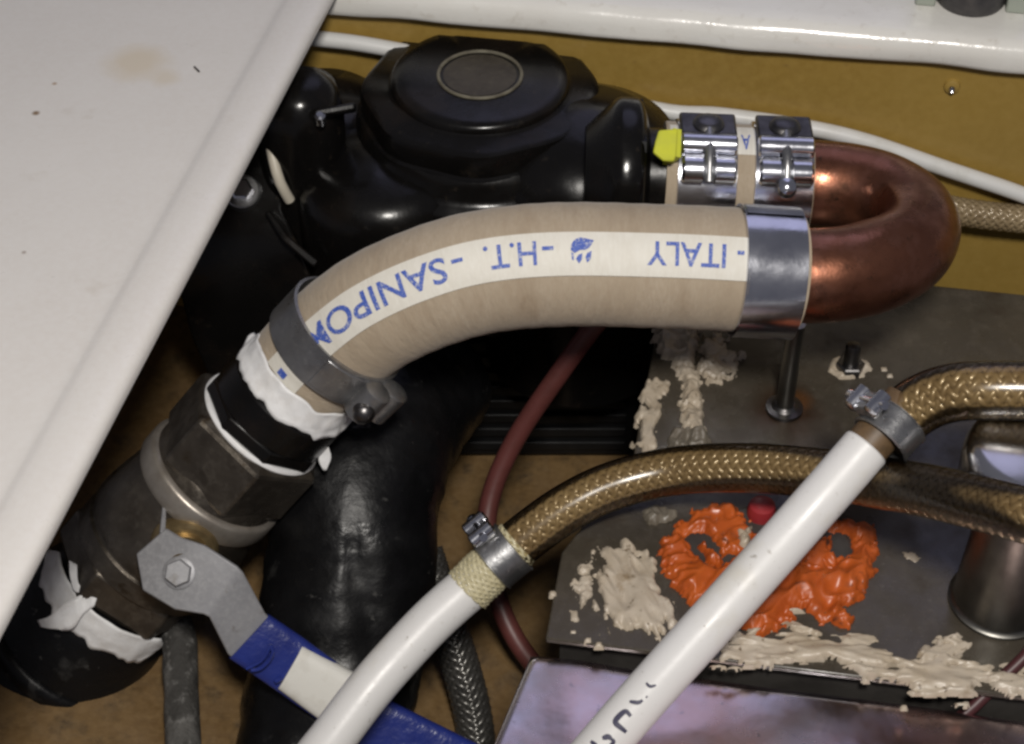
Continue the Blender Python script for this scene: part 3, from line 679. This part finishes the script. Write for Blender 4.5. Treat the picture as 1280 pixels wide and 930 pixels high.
# tape at the hose end with ragged rim
def ragged(t0, t1, r, a0, a1, seed, n=60, am0=.004, am1=.006, flare=.001):
    mb = MB(); x = (TOC - va * TOC.dot(va)).normalized(); y = va.cross(x); nv = 8
    for i in range(n + 1):
        a = a0 + (a1 - a0) * i / n
        h0 = t0 * VL + am0 * noise.noise(Vector((a * 2.2, seed, 1))); h1 = t1 * VL + am1 * (noise.noise(Vector((a * 2.6, seed, 7))) + .5 * noise.noise(Vector((a * 7, seed, 3))))
        edge = min(1, min(i, n - i) / 6); hm = (h0 + h1) / 2; h0 = hm + (h0 - hm) * edge; h1 = hm + (h1 - hm) * edge
        for k in range(nv + 1):
            f = k / nv; q = r + .0009 * noise.noise(Vector((a * 5, f * 3, seed))) + flare * (f if flare > 0 else 1 - f) ** 2 * abs(1)
            mb.v.append(V0 + va * (h0 + (h1 - h0) * f) + (x * math.cos(a) + y * math.sin(a)) * q)
    for i in range(n):
        for k in range(nv): mb.face((i * (nv + 1) + k, (i + 1) * (nv + 1) + k, (i + 1) * (nv + 1) + k + 1, i * (nv + 1) + k + 1))
    return mb
for args in ((.095, .170, .0268, -1.75, 1.60, 3.0), ):
    o = ragged(*args, am0=.003, am1=.003, flare=.0022).build('thread_tape', 'tape', valve, smooth=70); m = o.modifiers.new('Solid', 'SOLIDIFY'); m.thickness = .0006
o = ragged(.962, 1.062, .0366, -1.35, 1.15, 8.0, am0=.001, am1=.006, flare=-.0004).build('thread_tape', 'tape', valve, smooth=70); m = o.modifiers.new('Solid', 'SOLIDIFY'); m.thickness = .0006
# loose flaps of tape
def flap(pairs, m='tape'):
    A = spline([p[0] for p in pairs], .0015); n = len(A); B2 = spline([p[1] for p in pairs], .0015)
    mb = MB(); nv = 6; nb = len(B2)
    for i in range(n):
        b = B2[min(nb - 1, round(i * (nb - 1) / (n - 1)))]
        for k in range(nv + 1):
            p = A[i].lerp(b, k / nv); mb.v.append(p + F_ * .0016 * noise.noise(p * 170))
    for i in range(n - 1):
        for k in range(nv): mb.face((i * (nv + 1) + k, (i + 1) * (nv + 1) + k, (i + 1) * (nv + 1) + k + 1, i * (nv + 1) + k + 1))
    o = mb.build('tape_end', m, valve, smooth=70); md = o.modifiers.new('Solid', 'SOLIDIFY'); md.thickness = .0005; return o
dT = 56
flap([(W(128, 728, dT), W(118, 758, dT)), (W(104, 742, dT - 1), W(104, 768, dT)), (W(80, 755, dT - 2), W(90, 786, dT - 1)), (W(62, 770, dT - 1), W(66, 786, dT)), (W(46, 776, dT + 4), W(50, 784, dT + 4))])
flap([(W(86, 700, dT + 2), W(96, 706, dT + 2)), (W(88, 725, dT), W(98, 728, dT)), (W(94, 740, dT - 1), W(108, 738, dT - 1)), (W(112, 738, dT - 1), W(118, 728, dT - 1))])
flap([(W(400, 560, 40), W(410, 556, 40)), (W(398, 575, 42), W(414, 572, 42)), (W(404, 588, 44), W(408, 588, 44))])
flap([(W(424, 508, 26), W(428, 520, 27)), (W(432, 506, 26), W(431, 521, 27)), (W(436, 514, 27), W(433, 526, 28))])
# stem and lever
ax_p = at_v(.665); st1 = W(229, 702, 30); sd = (st1 - ax_p).normalized()
lathe(MB(), ax_p, sd, [(.0150, .012), (.0150, .037), (.0135, .0392), (.0110, .0396), (.0110, .043), (.0065, .0435), (.0065, (st1 - ax_p).length + .004)], 32).build('stem', 'brass', valve, smooth=40)
dl = 24
lever = strip(MB(), [(W(207, 660, dl + 2), W(170, 692, dl + 2)), (W(226, 672, dl), W(178, 738, dl)), (W(256, 682, dl - 1), W(218, 762, dl - 1)), (W(296, 708, dl - 2), W(254, 768, dl - 1)),
    (W(304, 716, dl - 1.5), W(262, 772, dl - .5)), (W(332, 768, dl + 8), W(285, 818, dl + 8)), (W(345, 780, dl + 10), W(297, 830, dl + 10))], .0026).build('lever', 'lever_grey', valve, smooth=30, bevel=.0007)
strip(MB(), [(W(203, 632, dl + 10), W(208, 634, dl + 10)), (W(200, 664, dl + 2), W(207, 668, dl + 2))], .0026).build('stop_tab', 'lever_grey', valve, bevel=.0005)
bo = W(224, 716, dl - .5)
lathe(MB(), bo, TOC + U_ * .1, [(.0072, -.001), (.0072, .0006), (.0064, .001)], 28).build('washer', 'lever_grey', lever)
lathe(MB(), bo, TOC + U_ * .1, [(.0060, 0), (.0060, .0036), (.0054, .0042)], 6, rot=.4).build('bolt_head', 'lever_grey', lever, smooth=20)
def grip(pairs, th, m, name, pt):
    """rounded plastic sleeve round the lever"""
    mb = MB(); n = len(pairs); seg = 20
    for i, (a, c) in enumerate(pairs):
        u = (c - a) / 2; ce = (a + c) / 2; p = pairs[max(i - 1, 0)]; q = pairs[min(i + 1, n - 1)]
        tt = ((q[0] + q[1]) - (p[0] + p[1])).normalized(); nr = tt.cross(u.normalized()).normalized()
        for k in range(seg):
            g = 2 * math.pi * k / seg; cx, sx = math.cos(g), math.sin(g)
            mb.v.append(ce + u * (abs(cx) ** .55 * (1 if cx > 0 else -1)) + nr * th * (abs(sx) ** .6 * (1 if sx > 0 else -1)))
    for i in range(n - 1):
        for k in range(seg): mb.face((i * seg + k, i * seg + (k + 1) % seg, (i + 1) * seg + (k + 1) % seg, (i + 1) * seg + k))
    mb.face(list(range(seg))); mb.face([(n - 1) * seg + k for k in range(seg)])
    return mb.build(name, m, pt, smooth=50)
def L2(x, y, d): return W(x, y, d + 1.4)
E = [((336, 768), (286, 822), dl + 9), ((378, 796), (338, 858), dl + 13), ((446, 846), (398, 900), dl + 17), ((480, 872), (440, 932), dl + 19), ((610, 936), (572, 1002), dl + 25)]
grip([(L2(*E[0][0], E[0][2]), L2(*E[0][1], E[0][2])), (L2(*E[1][0], E[1][2]), L2(*E[1][1], E[1][2])), (L2(*E[2][0], E[2][2]), L2(*E[2][1], E[2][2])), (L2(*E[3][0], E[3][2]), L2(*E[3][1], E[3][2])), (L2(*E[4][0], E[4][2]), L2(*E[4][1], E[4][2]))], .0042, 'sleeve_blue', 'grip', lever)
grip([(L2(378, 806, dl + 12), L2(347, 860, dl + 12)), (L2(446, 842, dl + 16), L2(406, 904, dl + 16)), (L2(478, 866, dl + 18), L2(438, 932, dl + 18))], .0053, 'sleeve_white', 'grip_band', lever)
# moulded mark on the grip
tube(MB(), spline([W(338, 806, dl + 2.2), W(341, 815, dl + 3), W(336, 826, dl + 4), W(325, 836, dl + 4.6), W(314, 838, dl + 4.6)], .001), .0009, 8).build('moulded_mark', 'sleeve_blue', lever)
tube(MB(), spline([W(338, 806, dl + 2.2), W(333, 818, dl + 3), W(324, 828, dl + 4), W(308, 836, dl + 4.6)], .001), .0008, 8).build('moulded_mark', 'sleeve_blue', lever)
tube(MB(), spline([W(344, 852, dl + 7), W(352, 848, dl + 7)], .001), .0012, 8).build('moulded_mark', 'sleeve_blue', lever)

# black fitting through the hull under the valve
hp = at_v(1.25)
hull = thing('hull_fitting', 'black plastic hull fitting under the taped end of the valve', 'fitting', (hp.x - .03, hp.y, floor_z(hp.x - .03)))
lathe(MB(), V0, va, [(.0300, .97 * VL), (.0315, 1.03 * VL), (.0345, 1.05 * VL), (.036, 1.08 * VL), (.038, 1.14 * VL), (.041, 1.26 * VL), (.042, 1.6 * VL)], 56, xr=TOC).build('tube', 'duct_black', hull, smooth=50)
lathe(MB(), V0, va, [(.041, 1.24 * VL), (.043, 1.25 * VL), (.043, 1.29 * VL), (.041, 1.30 * VL)], 56, xr=TOC).build('rim', 'duct_black', hull, smooth=50)

# ------------------------------------------------------------------ black duct behind the lever
dp = spline([W(520, 470, 150), W(470, 540, 112), W(444, 620, 94), W(440, 700, 90), W(428, 790, 88), W(412, 880, 86), W(398, 980, 82), W(370, 1180, 72)], .0025)
def drf(t, a):
    return .0395 * (1 + .045 * noise.noise(Vector((t * 18, math.cos(a) * 1.2, math.sin(a) * 1.2))) + .014 * (1 - 2 * abs(noise.noise(Vector((t * 34, math.cos(a) * 2.2, math.sin(a) * 2.2))))) + .012 * noise.noise(Vector((t * 90, math.cos(a) * 3, math.sin(a) * 3))) - .05 * math.exp(-((a - math.pi * 2 + .25 - .5 * math.sin(t * 7)) / .18) ** 2))
o = tube(MB(), dp, drf, 80, ref=TOC).build('flexible_duct', 'duct_black', smooth=60)
tag(o, 'thick wrinkled black rubber duct passing below the lever grip', 'duct')

# ------------------------------------------------------------------ braided hoses and white pipes
def braid(P, r, n=12, pitch=.06, name='braid', m='braid', parent=None, amp=.0004, step=.0012, fill=.86):
    fr = frames(P, TOC); L = fr[3][-1]; mb = MB(); ns = int(L / step); wd2 = math.pi * r / n * fill
    cosb = 1 / math.sqrt(1 + (2 * math.pi * r / pitch) ** 2)
    for fam in (1, -1):
        for i in range(n):
            base = len(mb.v)
            for k in range(ns + 1):
                s = L * k / ns; ph = 2 * math.pi * s / pitch; a = fam * ph + 2 * math.pi * i / n
                off = fam * amp * math.cos(n * ph)
                for q, lift in ((-1, -.00045), (-.55, .0001), (0, .00035), (.55, .0001), (1, -.00045)):
                    mb.v.append(onhose(fr, P, s, a + q * wd2 / r, r + off + lift))
            for k in range(ns):
                for q in range(4): mb.face((base + k * 5 + q, base + k * 5 + q + 1, base + (k + 1) * 5 + q + 1, base + (k + 1) * 5 + q))
    o = mb.build(name, m, parent, smooth=60); o['kind'] = 'stuff'; return o
def braided(pts, r, label, n=12, pitch=.06, m='braid', core='braid_core', step=.0012, clear=False):
    P = spline(pts, .003); t = thing('braided_hose', label, 'hose', min(P, key=lambda p: p.z))
    tube(MB(), P, r - .0006, 28, ref=TOC).build('core', core, t, smooth=60); braid(P, r, n, pitch, 'braid', m, t, step=step)
    if clear: tube(MB(), P, r + .0011, 36, ref=TOC, caps=False).build('clear_sleeve', 'clear_sleeve', t, smooth=60)
    return t, P
b1pts = [W(622, 702, 5), W(662, 668, 5), W(712, 633, 5), W(770, 606, 5), W(850, 588, 3), W(940, 585, -10), W(1040, 594, -32), W(1140, 610, -62), W(1230, 630, -92), W(1320, 655, -115), W(1480, 700, -135)]
h1, P1 = braided(b1pts, .0092, 'brown braided hose arching past the orange silicone', 12, .056, clear=True)
b2pts = [W(1108, 546, -56), W(1124, 526, -54), W(1146, 508, -56), W(1178, 494, -60), W(1225, 488, -66), W(1320, 490, -72), W(1480, 505, -80)]
h2, P2 = braided(b2pts, .0102, 'brown braided hose leading from the small clamp to chrome pipe', 12, .058, clear=True)
# exposed pale braid at the end of the first hose
cp = spline([W(584, 738, 5), W(604, 718, 5), W(648, 678, 5)], .002)
tube(MB(), cp, .0098, 28, ref=TOC).build('end_collar', 'core_pale', h1, smooth=60)
braid(cp, .0103, 13, .03, 'end_braid', 'braid_pale', h1, step=.001)
def wpipe(pts, r, label):
    P = spline(pts, .004); t = thing('white_pipe', label, 'pipe', min(P, key=lambda p: p.z))
    tube(MB(), P, lambda tt, a: r * (1 + .004 * noise.noise(Vector((tt * 12, math.cos(a), math.sin(a))))), 40, ref=TOC, caps=False).build('tube', 'pipe_white', t, smooth=60)
    fr = frames(P, TOC)
    for e, sg in ((-1, 1), (0, -1)):
        lathe(MB(), P[e], fr[0][e] * sg, [(r, -.0002), (r * .96, .0007), (r * .8, .0009), (r * .0, .0009)], 32, close=False).build('end_face', 'pipe_white', t, smooth=60)
    return t, P, fr
w1, WP1, _f = wpipe([W(262, 1190, -30), W(372, 985, -16), W(420, 917, -12), W(470, 852, -7), W(528, 788, 0), (W(566, 752, 4)), W(586, 735, 5), W(606, 716, 5)], .0098, 'plain white plastic pipe clamped into the arching braided hose')
w2, WP2, f2 = wpipe([W(520, 1210, -72), W(688, 1010, -66), W(780, 900, -65), W(900, 766, -63), W(1000, 654, -60), W(1082, 560, -57)], .0095, 'white plastic pipe with dark printed marks crossing the orange silicone')
lathe(MB(), WP2[-1] - f2[0][-1] * .006, f2[0][-1], [(.0088, 0), (.0088, .03)], 24).build('inner_end', 'braid_core', w2)
# dark print on the second pipe
def s2_at(y): return f2[3][min(range(len(WP2)), key=lambda i: abs(465 - (WP2[i] - CAM).dot(U_) / (WP2[i] - CAM).dot(F_) * FPX - y))]
sg2 = 1 if f2[2][20].dot(R_) > 0 else -1
def stroke(pts, wdt=.0008):
    mb = MB(); rr2 = .0095 + .00022; P = []
    for (px, py) in pts:           # nearest surface point of the pipe behind each mark
        best = None
        for s in range(0, 140):
            ss = f2[3][-1] * s / 140
            for a in range(-80, 81, 4):
                p = onhose(f2, WP2, ss, rad(a), rr2); q = p - CAM; z = q.dot(F_)
                e = (q.dot(R_) / z * FPX + 640 - px) ** 2 + (465 - q.dot(U_) / z * FPX - py) ** 2
                if best is None or e < best[0]: best = (e, ss, rad(a))
        P.append(Vector((best[1], best[2] * rr2, 0)))
    Q = spline(P, .0006)
    for i, q in enumerate(Q):
        t = (Q[min(i + 1, len(Q) - 1)] - Q[max(i - 1, 0)]).normalized(); nrm = Vector((-t.y, t.x, 0)); k = wdt * (.6 + .4 * math.sin(math.pi * i / max(1, len(Q) - 1)))
        for sg in (-1, 0, 1):
            v = q + nrm * k * sg; mb.v.append(onhose(f2, WP2, v.x, v.y / rr2, rr2))
    for i in range(len(Q) - 1):
        for k in (0, 1): mb.face((i * 3 + k, i * 3 + k + 1, i * 3 + k + 4, i * 3 + k + 3))
    mb.build('printed_mark', 'ink_dark', w2, smooth=60)
stroke([(808, 852), (814, 856), (818, 858)], .0006)
stroke([(788, 876), (796, 879), (802, 876)], .0008); stroke([(806, 872), (811, 870)], .0005)
stroke([(790, 894), (782, 890), (774, 895), (772, 902), (778, 911), (783, 915)], .0011)
stroke([(766, 922), (762, 920), (755, 922)], .0011); stroke([(764, 924), (766, 930), (760, 936), (750, 934)], .0009); stroke([(738, 928), (744, 934), (748, 944)], .0009)
# small screw clamps
def sclamp(c, ax, r, wdt, label, scr, mt='zinc_grey'):
    t = thing('hose_clamp', label, 'hose clamp', c - Vector((0, 0, r))); ax = ax.normalized()
    band(MB(), c, ax, r, wdt, .001, ref=TOC, n=56).build('band', mt, t, smooth=50)
    for sg in (-1, 1):
        mb = MB(); band(mb, c + ax * sg * (wdt / 2), ax, r + .0006, .0012, .0009, ref=TOC, n=56); mb.build('band_lip', mt, t, smooth=50)
    up = scr; tg = ax.cross(up).normalized()
    q = c + up * (r + .0042)
    mb = MB(); box(mb, q - up * .001, ax * wdt * .42, tg * .0058, up * .0028); mb.build('screw_housing', mt, t, bevel=.0012)
    for s2 in (-1, 1):
        lathe(MB(), q + tg * s2 * .0062 + up * .0012 - ax * wdt * .46, ax, [(.002, 0), (.0031, .0006), (.0031, wdt * .92 - .0006), (.002, wdt * .92)], 18).build('screw_ear', 'steel', t)
    lathe(MB(), q + up * .0012 - tg * .011, tg, [(.0022, 0), (.0030, .0006), (.0030, .003), (.0018, .0032), (.0018, .022)], 12).build('screw', 'steel', t)
    return t
c1 = W(628, 695, 5); a1_ = (W(662, 668, 5) - W(600, 720, 5)).normalized(); u1 = (U_ * .9 - R_ * .42 + TOC * .35); u1 = (u1 - a1_ * u1.dot(a1_)).normalized()
sclamp(c1, a1_, .0112, .0120, 'small grey screw clamp over the pale braided collar', u1)
c2 = W(1112, 538, -56); a2_ = (W(1130, 516, -53) - W(1090, 560, -57)).normalized(); u2 = (U_ * .8 - R_ * .75 + TOC * .5); u2 = (u2 - a2_ * u2.dot(a2_)).normalized()
sclamp(c2, a2_, .0112, .0110, 'small steel screw clamp at the end of the printed white pipe', u2)

# ------------------------------------------------------------------ chrome parts
db = Zp(1248, 752, 140)
dm = thing('chrome_post', 'tall chrome post with a bright head behind the braided hoses', 'post', db)
lathe(MB(), db, (0, 0, 1), [(.0200, -.0005), (.0206, .0005), (.0206, .0016), (.0192, .0024), (.0188, .004), (.0186, .012), (.0178, .03), (.0172, .062), (.0172, .070)], 56).build('stem', 'chrome_dull', dm, smooth=50)
lathe(MB(), db, (0, 0, 1), [(.0165, .0635), (.0245, .0640), (.0270, .0655), (.0282, .069), (.0284, .080), (.0280, .0845), (.0268, .0878), (.0248, .0898), (.022, .0905), (.012, .0915), (.002, .092)], 64).build('head', 'chrome', dm, smooth=50)

# ------------------------------------------------------------------ other hoses, cables and small things
o = tube(MB(), spline([W(775, 372, 78), W(742, 408, 84), W(690, 480, 98), W(645, 548, 112), W(616, 612, 118), W(608, 670, 118), W(620, 740, 116), W(645, 800, 112), W(690, 860, 112)]), .0048, 20).build('rubber_hose', 'red_rubber')
tag(o, 'thin brown red rubber hose hanging from beneath the striped hose', 'hose')
t, _ = braided([W(530, 690, 112), W(556, 770, 108), W(578, 840, 106), W(592, 900, 106), W(602, 985, 104)], .0088, 'dark grey braided hose beside the metal cover', 12, .05, 'braid_grey', 'core_dark', .0014)
o = tube(MB(), spline([W(196, 690, 112), W(222, 790, 88), W(226, 850, 78), W(228, 905, 68), W(232, 980, 55), W(240, 1160, 20)]), lambda tt, a: .0080 * (1 + .09 * noise.noise(Vector((tt * 16, math.cos(a), math.sin(a))))), 28).build('dusty_hose', 'dusty', smooth=60)
tag(o, 'dusty grey hose on the bilge floor below the valve lever', 'hose')
def onwall(px, py, off): return PL(px, py, W0 - wn * off, wn)
o = tube(MB(), spline([onwall(330, 40, .006), onwall(395, 48, .006), onwall(470, 58, .006), onwall(640, 92, .006), onwall(820, 137, .006), onwall(900, 144, .006), onwall(1000, 158, .006), onwall(1080, 176, .006), onwall(1180, 210, .006), onwall(1290, 248, .006), onwall(1360, 285, .006), onwall(1540, 370, .006)]), .0040, 18).build('white_cable', 'cable_white')
tag(o, 'white cable running along the ochre wall behind the pump', 'cable')
t, _ = braided([onwall(1060, 222, .010), onwall(1150, 252, .010), onwall(1210, 266, .010), onwall(1290, 275, .010), onwall(1360, 282, .010), onwall(1560, 310, .010)], .0066, 'thin shiny braided hose running behind the copper bend', 10, .045, 'braid', 'braid_core', .0014)
wp = onwall(1190, 108, .0)
sc = thing('wall_screw', 'small shiny screw tip poking through the ochre wall', 'screw', wp)
lathe(MB(), wp + wn * .002, -wn + Vector((0, 0, -.15)), [(.0020, 0), (.0020, .003), (.0017, .0042), (.0011, .0056), (.0003, .0064)], 14).build('tip', 'steel', sc)
lathe(MB(), wp, -wn, [(.0042, -.001), (.0036, .0012), (.0024, .0018)], 16).build('collar', 'resin', sc)
o = tube(MB(), spline([W(1190, 905, -40), W(1218, 882, -40), W(1250, 850, -40), W(1280, 822, -40), W(1330, 770, -40), W(1460, 700, -30)]), .0026, 14).build('wire', 'dark_red_wire')
tag(o, 'dark red wire crossing the sealant on the tank edge', 'wire')
yt = thing('yellow_tag', 'small bright yellow tag between pump outlet and hose stub', 'tag', W(833, 182, 56))
strip(MB(), [(W(824, 162, 40), W(848, 160, 42)), (W(820, 176, 38), W(847, 178, 40)), (W(817, 190, 37), W(846, 194, 39)), (W(830, 200, 37), W(843, 201, 38))], .0022).build('flag', 'yellow_tag', yt, bevel=.0008)
mb = MB(); strip(mb, [(W(842, 160, 43), W(852, 162, 44)), (W(842, 195, 40), W(851, 197, 41))], .012); mb.build('stem', 'yellow_tag', yt)
# dark foot standing on the ledge
fp = Zp(1213, 24, 257); fp.z = .2572
ft = thing('rubber_bumper', 'dark worn round bumper standing on the white ledge', 'bumper', fp)
lathe(MB(), fp + wn * .017, (0, 0, 1), [(.0155, 0), (.0165, .002), (.0165, .010), (.0155, .013), (.0155, .05)], 36).build('pad', 'rubber_dark', ft)
for s in (-1, 1):
    mb = MB(); box(mb, fp + wn * .02 + wd * (.021 * s) + Vector((0, 0, .02)), wd * .0048, wn * .012, Vector((0, 0, .0202))); mb.build('flange', 'smoked', ft, bevel=.001)
# chips of dirt on the panel
for k, (x, y, dx, dy) in enumerate(((246, 87, 3, 3),)):
    a, b = Zp(x - dx, y - dy, 264), Zp(x + dx, y + dy, 264); a.z = b.z = .2642
    o = tube(MB(), [a, (a + b) / 2, b], .0005, 8).build('debris', 'rubber_dark'); tag(o, 'tiny dark splinter lying on the white panel', 'debris')
